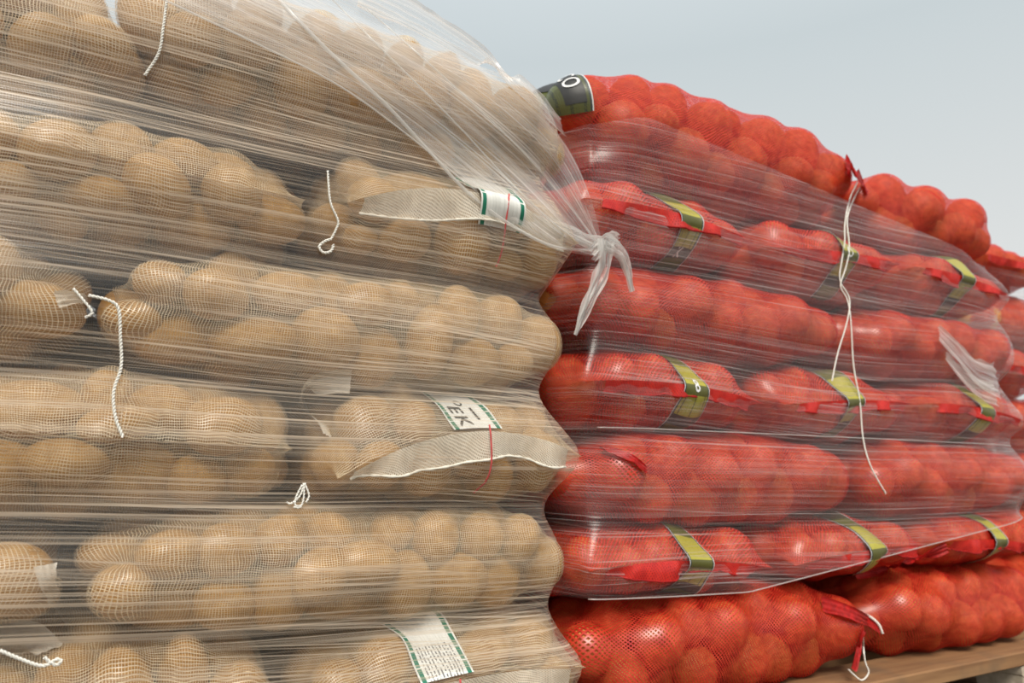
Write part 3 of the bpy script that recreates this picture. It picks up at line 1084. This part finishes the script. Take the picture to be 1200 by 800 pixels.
for s in SACKS:
    base = s.c.copy()
    base[2] -= s.hT
    far = s.key[0] == 'q'
    grp = {'p': 'potato sacks in the wrapped stack', 'o': 'onion sacks in the nearer stack', 'q': 'onion sacks in the farther stack'}[s.key[0]]
    root = empty('potato_sack' if s.kind == 'potato' else 'onion_sack', base, s.label, 'sack', grp)
    s.root = root
    adopt(grid_obj('net', s.G, M['white_net'] if s.kind == 'potato' else M['red_net'], None, True, s.uvg), root)
    if s.rear:
        continue
    if s.along == 'y' and s.kind == 'potato':
        if s.key in ('p2b', 'p4b', 'p6b'):
            wc = {'p2b': 0.045, 'p4b': 0.012, 'p6b': -0.035}[s.key]
            o, text = end_band(s, root, wc, 0.084, 0.085, 0.022 if s.key == 'p2b' else -0.003, M['band_print'] if s.key == 'p6b' else M['band_potato'], 0.18, 0.016 if s.key == 'p2b' else 0.0)
            if s.key == 'p4b':
                text('EK', 0.032, 0.31, -0.027, -math.pi / 2, M['ink'])
                text('O', 0.018, 0.50, -0.056, -math.pi / 2, M['ink'])
                text('l', 0.036, 0.66, -0.030, 0.0, M['ink'])
            hem(s, root, -0.195, 0.178, 0.022, M['white_flap'], M['rope_hem'], 0.0025)
            # the red thread that marks the middle of the bag
            d = np.linspace(0.0, 0.055, 16)
            adopt(mesh_obj('red_thread', *tube_arrays(s.end_strip(wc + 0.01 + 0 * d, d, 0.010) + np.array([0, -0.006, 0]), 0.0013, 5), M['red_thread']), root)
    elif s.along == 'y':
        if not far:
            wc = {'o2a': 0.035, 'o2b': 0.02, 'o2c': 0.0, 'o4a': 0.03, 'o4b': 0.0, 'o4c': 0.02, 'o6a': 0.025, 'o6b': 0.035, 'o6c': 0.015}[s.key]
            o, text = end_band(s, root, wc, 0.062, 0.115, 0.09, M['band_onion'], {'a': 0.05, 'b': 0.12, 'c': -0.08}[s.key[2]], 0.012)
            tx = {'o6c': ('CO', 0.04), 'o2a': ('K', 0.05), 'o4a': ('8', 0.0), 'o2b': ('O', 0.0)}.get(s.key)
            if tx:
                text(tx[0], 0.026, 0.5, tx[1], -math.pi / 2 if len(tx[0]) > 1 else 0, M['white_ink'])
        hem(s, root, -0.19, 0.185, 0.016, M['red_flap'], None if far else M['red_hem'], 0.008, out=0.004)

    elif s.key == 'o1a':
        na, nb = 9, 34
        a = np.linspace(0, 1, na)[None, :]
        d = np.linspace(0, 1, nb)[:, None]
        G = s.sample(0.008 + 0.072 * a + 0.02 * d, 0.06 - 0.315 * d + 0 * a, 0.006)
        G = smooth_rows(smooth_rows(G, 0, 3), 1, 2)
        o = adopt(grid_obj('label_band', G, M['band_onion'], None, False, np.stack(np.broadcast_arrays(a, 0.16 + 0.09 * d), -1)), root)
        def on(fa, fb, off):
            fa, fb = np.clip(fa, 0, 1) * (na - 1), np.clip(fb, 0, 1) * (nb - 1)
            i, j = np.clip(fb.astype(int), 0, nb - 2), np.clip(fa.astype(int), 0, na - 2)
            fi, fj = (fb - i)[..., None], (fa - j)[..., None]
            p = G[i, j] * (1 - fi) * (1 - fj) + G[i + 1, j] * fi * (1 - fj) + G[i, j + 1] * (1 - fi) * fj + G[i + 1, j + 1] * fi * fj
            return p + np.array([-0.1, -0.75, 0.65]) * off
        aa, bb = np.meshgrid(np.linspace(0.42, 0.86, 6), np.linspace(0.05, 0.95, 24))
        pq = grid_obj('printed_patch', on(aa, bb, 0.002), M['ink'])
        pq.parent = o
        v, f = letters('CO', 0.036)
        t = mesh_obj('lettering', on(0.64 + v[:, 1] / 0.075, 0.79 + v[:, 0] / 0.40, 0.0035), f, M['white_ink'], None, False)
        t.parent = o


# ---------------------------------------------------------------- stretch film
def hull_film(pts, cx, cy, hx, hy, zs, win, step=0.011, bridge=26):
    """Film pulled round a stack: at each height the tight outline of what it wraps."""
    per = []
    nx, ny = int(2 * hx / step), int(2 * hy / (step * 3))
    per += [(-hx, hy - 2 * hy * i / ny) for i in range(ny)]
    per += [(-hx + 2 * hx * i / nx, -hy) for i in range(nx)]
    per += [(hx, -hy + 2 * hy * i / ny) for i in range(ny)]
    per += [(hx - 2 * hx * i / 24, hy) for i in range(24)]
    per = np.array(per)
    dirs = per / np.linalg.norm(per, axis=1)[:, None]
    th = np.linspace(0, 2 * np.pi, 260, endpoint=False)
    hd = np.stack([np.cos(th), np.sin(th)], -1)
    c = np.array([cx, cy])
    rows = []
    for z in zs:
        q = pts[np.abs(pts[:, 2] - z) < win][:, :2] - c
        if len(q) < 40:
            q = pts[np.argsort(np.abs(pts[:, 2] - z))[:400]][:, :2] - c
        hp = q[np.argmax(q @ hd.T, axis=0)]
        keep = [0]
        for k in range(1, len(hp)):
            if np.abs(hp[k] - hp[keep[-1]]).max() > 1e-6:
                keep.append(k)
        hp = hp[keep]
        ed = np.roll(hp, -1, 0) - hp
        nn = np.stack([ed[:, 1], -ed[:, 0]], -1)
        nn /= np.linalg.norm(nn, axis=1)[:, None] + 1e-12
        num = (nn * hp).sum(1)
        den = dirs @ nn.T
        r = np.where(den > 1e-6, num[None] / np.maximum(den, 1e-6), 1e9).min(1)
        rows.append(r)
    r = np.array(rows)
    rm = r.copy()
    tight = None
    for k in range(bridge):
        rm[1:-1] = 0.5 * (rm[:-2] + rm[2:])
        rm = np.maximum(rm, r - 0.0015)
        if k == 1:
            tight = rm.copy()
    corner = np.clip((per[:, 0] - (hx - 0.22)) / 0.14, 0, 1)[None]      # by the far corner it hugs the sack ends
    rm = rm * (1 - corner) + tight * corner
    for _ in range(3):
        rm[1:-1] = 0.5 * rm[1:-1] + 0.25 * (rm[:-2] + rm[2:])
    for _ in range(8):
        rm = 0.5 * rm + 0.25 * (np.roll(rm, 1, 1) + np.roll(rm, -1, 1))
    rm = rm + 0.005
    G = np.concatenate([c + dirs[None] * rm[..., None], np.broadcast_to(np.asarray(zs)[:, None, None], (*rm.shape, 1))], -1)
    s = np.concatenate([[0], np.cumsum(np.linalg.norm(np.diff(np.vstack([per, per[:1]]), axis=0), axis=1))])
    uv = np.stack(np.broadcast_arrays(s[None, :], np.asarray(zs)[:, None]), -1)
    return G, uv, slice(ny, ny + nx)


def all_pts(prefix):
    return np.concatenate([s.G.reshape(-1, 3)[::2] for s in SACKS if s.key[0] == prefix])


# film round the potatoes
ptsA = all_pts('p')
zsA = np.arange(H - 0.362, H + 0.632, 0.0105)
GA, uvA, nxA = hull_film(ptsA, 0.01, 1.30, 0.68, 0.34, zsA, 0.016)
rootA = empty('stretch_wrap', (0.01, 1.30, H - 0.362), 'clear stretch film with milky pull lines wrapped round the potato stack', 'film', 'stretch film wraps')
adopt(grid_obj('film_sheet', GA, M['film_a'], None, True, uvA), rootA)

# film round the nearer onions: its edges climb and fall along the stack
ptsB = all_pts('o')
zsB = np.arange(H - 0.26, H + 0.70, 0.0105)
GB, uvB, nxB = hull_film(ptsB, 1.375, 1.36, 0.69, 0.34, zsB, 0.022)
X = GB[..., 0]
xs = np.clip((X - 0.72) / 1.3, 0, 1)
lo = H + np.interp(X, [0.7, 1.05, 2.05], [-0.185, -0.195, -0.085])
hi = H + np.interp(X, [0.7, 0.85, 2.05], [0.62, 0.655, 0.53])
# rebuild on a grid whose rows run from lo to hi
nr = 84
tt = np.linspace(0, 1, nr)
colz = lo.mean(0)[None] * (1 - tt[:, None]) + hi.mean(0)[None] * tt[:, None]
GB2 = np.zeros((nr, GB.shape[1], 3))
for j in range(GB.shape[1]):
    for a in range(2):
        GB2[:, j, a] = np.interp(colz[:, j], zsB, GB[:, j, a])
    GB2[:, j, 2] = colz[:, j]
sB = uvB[0, :, 0]
uvB2 = np.stack(np.broadcast_arrays(sB[None, :], np.concatenate([colz, colz[:, :1]], 1)), -1)
rootB = empty('stretch_wrap', (1.375, 1.36, H - 0.2), 'clear stretch film with fine pull lines wrapped round the nearer onion stack', 'film', 'stretch film wraps')
adopt(grid_obj('film_sheet', GB2, M['film_b'], None, True, uvB2), rootB)

ptsC = all_pts('q')
zsC = np.arange(H - 0.10, H + 0.60, 0.014)
GC_, uvC, _ = hull_film(ptsC, 2.42, 1.45, 0.34, 0.28, zsC, 0.03)
rootC = empty('stretch_wrap', (2.42, 1.45, H - 0.1), 'clear stretch film wrapped round the farther onion stack', 'film', 'stretch film wraps')
adopt(grid_obj('film_sheet', GC_, M['film_c'], None, True, uvC), rootC)


def bvh(G, closed=True):
    f = grid_faces(G.shape[0], G.shape[1], closed)
    return BVHTree.FromPolygons([tuple(p) for p in G.reshape(-1, 3)], [tuple(int(i) for i in q) for q in f])


TA, TB = bvh(GA), bvh(GB2)


def lay(tree, px, py, y0, off):
    """A point of the photograph laid on the film, off metres in front of it (seen from the eye)."""
    d = P(px, py, y0) - EYE
    d /= np.linalg.norm(d)
    hit = tree.ray_cast(Vector(EYE), Vector(d))
    if hit[0] is None:
        return P(px, py, y0)
    return np.array(hit[0]) + np.array(hit[1]) * 0 - d * off



def sacks_tree(prefix):
    V, Fc, k = [], [], 0
    for q in SACKS:
        if q.key[0] == prefix and not q.rear:
            f = grid_faces(q.nu, q.nv, True) + k
            V.append(q.G.reshape(-1, 3))
            Fc.append(f)
            k += q.nu * q.nv
    return BVHTree.FromPolygons([tuple(p) for p in np.concatenate(V)], [tuple(int(i) for i in f) for f in np.concatenate(Fc)])


SA, SB = sacks_tree('p'), sacks_tree('o')


def lay2(trees, px, py, y0, off):
    d = P(px, py, y0) - EYE
    d /= np.linalg.norm(d)
    for t in trees:
        h = t.ray_cast(Vector(EYE), Vector(d))
        if h[0] is not None:
            return np.array(h[0]) - d * off
    return P(px, py, y0)


def path_on(trees, pts, y0, off, n=40):
    q = smooth_path([(a, b, 0) for a, b in pts], n)
    p = np.array([lay2(trees, a, b, y0, off) for a, b, _ in q])
    return smooth_rows(p[None], 1, 2)[0] if n > 12 else p


def crumple(path, width, seed, depth=0.010, m=15, side=None):
    """A crushed strip of film or net along a path."""
    g = np.random.default_rng(seed)
    n = len(path)
    t = np.gradient(path, axis=0)
    t /= np.linalg.norm(t, axis=1)[:, None] + 1e-9
    sd = np.cross(t, [0.35, -0.9, 0.1])
    sd /= np.linalg.norm(sd, axis=1)[:, None] + 1e-9
    fr = np.cross(sd, t)
    fr = np.where((fr[:, 1] > 0)[:, None], -fr, fr)
    wd = np.broadcast_to(np.asarray(width, float), (n,))
    a = np.linspace(-0.5, 0.5, m)
    z = g.uniform(-1, 1, (n, m))
    along = np.array([np.convolve(z[:, k], np.ones(5) / 5, 'same') for k in range(m)]).T * 1.6
    fold = (np.abs((np.arange(m) % 4) - 2) - 1)[None] * 0.7
    h = along * 0.7 + fold
    jit = g.uniform(-1, 1, (n, m)) * 0.08
    G = path[:, None] + sd[:, None] * ((a[None] + jit) * wd[:, None])[..., None] + fr[:, None] * (h * depth * np.minimum(1, wd / (wd.max() + 1e-9) + 0.25)[:, None] * 0.5 + depth * 0.5)[..., None]
    G = smooth_rows(G, 0, 3)
    L = np.concatenate([[0], np.cumsum(np.linalg.norm(np.diff(path, axis=0), axis=1))])
    uv = np.stack(np.broadcast_arrays(L[:, None], (a * 0.12)[None, :]), -1)
    return G, uv


# folded film that fans from the knot at the corner up over the top edge
FA = (TA, SA)
up_ = smooth_path([(706, 290, 0), (694, 240, 0), (672, 186, 0), (640, 142, 0), (570, 84, 0), (500, 44, 0), (430, 6, 0), (340, -40, 0)], 60)
lo_ = smooth_path([(700, 300, 0), (655, 292, 0), (600, 258, 0), (545, 214, 0), (470, 152, 0), (390, 96, 0), (290, 46, 0), (150, -20, 0)], 60)
fan = np.zeros((60, 26, 3))
for i in range(60):
    for j in range(26):
        t = j / 25
        q = lo_[i] * (1 - t) + up_[i] * t
        fan[i, j] = lay2(FA, q[0], q[1], 1.02, 0.006)
fan = smooth_rows(smooth_rows(fan, 0, 6), 1, 4)
fan += np.array([0, -1, 0.2]) * 0.0035 * np.sin(np.linspace(0, 34, 26))[None, :, None] * np.linspace(1, .4, 60)[:, None, None]
Lf = np.linspace(0, 0.75, 60)
uvf = np.stack(np.broadcast_arrays(Lf[:, None], np.linspace(0, 0.16, 26)[None, :]), -1)
adopt(grid_obj('folded_film', fan, M['film_fold'], None, False, uvf), rootA)
for pts, r in (([(316, -12), (380, 55), (450, 120), (500, 174), (560, 236), (640, 286), (702, 294)], 0.0024),
               ([(380, -10), (450, 60), (530, 140), (600, 215), (660, 270), (702, 292)], 0.0011),
               ([(150, -20), (290, 46), (390, 96), (470, 152), (545, 214)], 0.0012),
               ([(430, 10), (520, 90), (610, 175), (670, 245), (704, 290)], 0.0011)):
    p = path_on(FA, pts, 1.0, 0.011, 50)
    adopt(mesh_obj('film_crease', *tube_arrays(p, r, 6), M['film_bunch']), rootA)
# crushed film along the top edge
p = path_on(FA, [(420, -8), (470, 16), (520, 44), (575, 80), (625, 120), (655, 152)], 1.02, 0.004, 60)
G, uv = crumple(p, np.linspace(0.075, 0.030, 60), 5, 0.012, 25)
adopt(grid_obj('crushed_edge', smooth_rows(G, 1, 2), M['film_fold'], None, False, uv), rootA)
# knot and hanging tails
k0 = lay2(FA, 702, 290, 0.98, 0.012)
yk = k0[1]
for pts, w0, w1, sd in (([(640, 262), (668, 276), (690, 286), (708, 288), (722, 286)], 0.018, 0.030, 3),
                        ([(706, 282), (704, 312), (692, 342), (679, 370), (671, 392)], 0.040, 0.006, 7),
                        ([(706, 284), (724, 298), (732, 318), (737, 342)], 0.034, 0.008, 9),
                        ([(690, 300), (700, 290), (712, 281), (722, 284)], 0.030, 0.022, 12)):
    q = smooth_path([(a, b, 0) for a, b in pts], 34)
    p = np.array([P(a, b, yk - 0.006 + 0.02 * t) for (a, b, _), t in zip(q, np.linspace(0, 1, 34))])
    G, uv = crumple(p, np.linspace(w0, w1, 34), sd, 0.012, 15)
    adopt(grid_obj('film_tail', G, M['film_bunch'], None, False, uv), rootA)

# edges of the wraps on the onion stack, and the crushed film by its far corner
fr = GB2[:, nxB].copy()
e = fr[0] + np.array([0, -0.001, 0])
adopt(mesh_obj('film_edge', *tube_arrays(e[2:], 0.0012, 6), M['film_bunch']), rootB)
line = []
for j in range(4, fr.shape[1] - 2):
    z = H + 0.082 - 0.004 * (fr[0, j, 0] - 0.7)
    line.append([np.interp(z, fr[:, j, 2], fr[:, j, 0]), np.interp(z, fr[:, j, 2], fr[:, j, 1]) - 0.002, z])
adopt(mesh_obj('film_edge', *tube_arrays(np.array(line), 0.0010, 6), M['film_bunch']), rootB)
FB = (TB, SB)
for pts, w0, w1, sd in (([(1098, 392), (1118, 412), (1140, 436), (1166, 448)], 0.05, 0.09, 21), ([(1106, 418), (1124, 440), (1144, 456), (1164, 462)], 0.03, 0.06, 23)):
    p = path_on(FB, pts, 1.05, 0.006, 34)
    G, uv = crumple(p, np.linspace(w0, w1, 34), sd, 0.010, 21)
    adopt(grid_obj('crushed_film', smooth_rows(G, 1, 1), M['film_fold'], None, False, uv), rootB)


# drawstrings, loose mouths and flaps of the sacks
def cord(key, trees, pts, y0=1.0, off=0.004, r=0.0012, n=50):
    p = path_on(trees, pts, y0, off, n)
    adopt(mesh_obj('drawstring', *cord_arrays(p, r), M['cord']), BY[key].root)


cord('p1b', FA, [(195, 2), (191, 34), (186, 62), (170, 88)])
cord('p3b', FA, [(104, 346), (128, 352), (139, 362), (141, 395), (142, 430), (133, 458), (135, 488), (144, 512)], r=0.0013)
cord('p3b', FA, [(86, 338), (98, 352), (108, 366), (100, 372)], r=0.0011)
cord('p2b', FA, [(384, 200), (387, 236), (396, 258), (394, 268), (388, 280)], r=0.0011)
cord('p2b', FA, [(388, 280), (380, 283), (374, 289), (379, 296), (388, 294), (391, 286)], r=0.0013)
for a in (([(356, 566), (352, 580), (341, 590), (336, 588)]), ([(356, 566), (356, 582), (352, 594), (344, 594)]), ([(357, 566), (362, 580), (359, 588)]), ([(354, 568), (347, 582), (346, 592), (354, 592)])):
    cord('p4b', FA, a, r=0.0009, n=24)
cord('p6a', FA, [(0, 762), (24, 772), (48, 780), (60, 776), (66, 772), (72, 774), (66, 779), (58, 775), (52, 770)], r=0.0013)


def flap(key, trees, pts, w0, w1, seed, mat, name='loose_mouth', depth=0.008, y0=1.0, off=0.003, n=36):
    p = path_on(trees, pts, y0, off, n)
    G, uv = crumple(p, np.linspace(w0, w1, n), seed, depth, 13)
    adopt(grid_obj(name, smooth_rows(smooth_rows(G, 0, 2), 1, 1), M[mat], None, False, uv), BY[key].root)


flap('p4b', (SA,), [(410, 450), (384, 448), (356, 456), (346, 470), (358, 486), (374, 498), (380, 512)], 0.034, 0.014, 31, 'white_mouth', off=0.012)
flap('p5b', (SA,), [(52, 662), (56, 688), (68, 712), (84, 732)], 0.022, 0.010, 33, 'white_mouth', depth=0.004)
flap('p6a', (SA,), [(-8, 742), (20, 748), (44, 756), (56, 764)], 0.052, 0.030, 35, 'white_mouth', depth=0.004)
flap('p3a', (SA,), [(64, 352), (82, 350), (98, 352)], 0.020, 0.010, 37, 'white_flap')
flap('o1a', (SB,), [(990, 196), (1002, 204), (1010, 216), (1014, 228)], 0.060, 0.018, 41, 'red_hem')
flap('o7a', (SB,), [(962, 708), (990, 716), (1012, 726), (1030, 738)], 0.030, 0.020, 43, 'red_hem', depth=0.006, off=0.01)
flap('o7a', (SB,), [(1010, 738), (1004, 760), (998, 784)], 0.016, 0.024, 45, 'red_hem', depth=0.006, off=0.006)
flap('o5a', (SB,), [(706, 528), (724, 532), (742, 540), (756, 552)], 0.020, 0.012, 47, 'red_hem', depth=0.006, off=0.003)
flap('o6b', (SB,), [(1000, 672), (1030, 668), (1058, 656), (1084, 648), (1108, 640)], 0.020, 0.026, 49, 'red_hem', depth=0.010, off=0.006)
cord('o1a', FB, [(1006, 208), (1004, 216), (996, 232), (990, 262), (990, 284), (986, 308), (984, 330), (996, 350), (992, 380), (982, 412), (975, 446)], 1.05, 0.004)
cord('o1a', FB, [(1008, 220), (1000, 234), (992, 258), (996, 290), (990, 318), (984, 336), (994, 352), (998, 390), (1000, 430), (1008, 470), (1010, 505), (1016, 535), (1026, 558), (1038, 578)], 1.05, 0.004)
cord('o7a', (SB,), [(1011, 742), (1012, 760), (1014, 776), (1018, 788), (1010, 797), (1000, 790), (994, 784)], 1.0, 0.008)
cord('o7a', (SB,), [(1014, 720), (1022, 724), (1030, 732), (1034, 742)], 1.0, 0.012, 0.002)
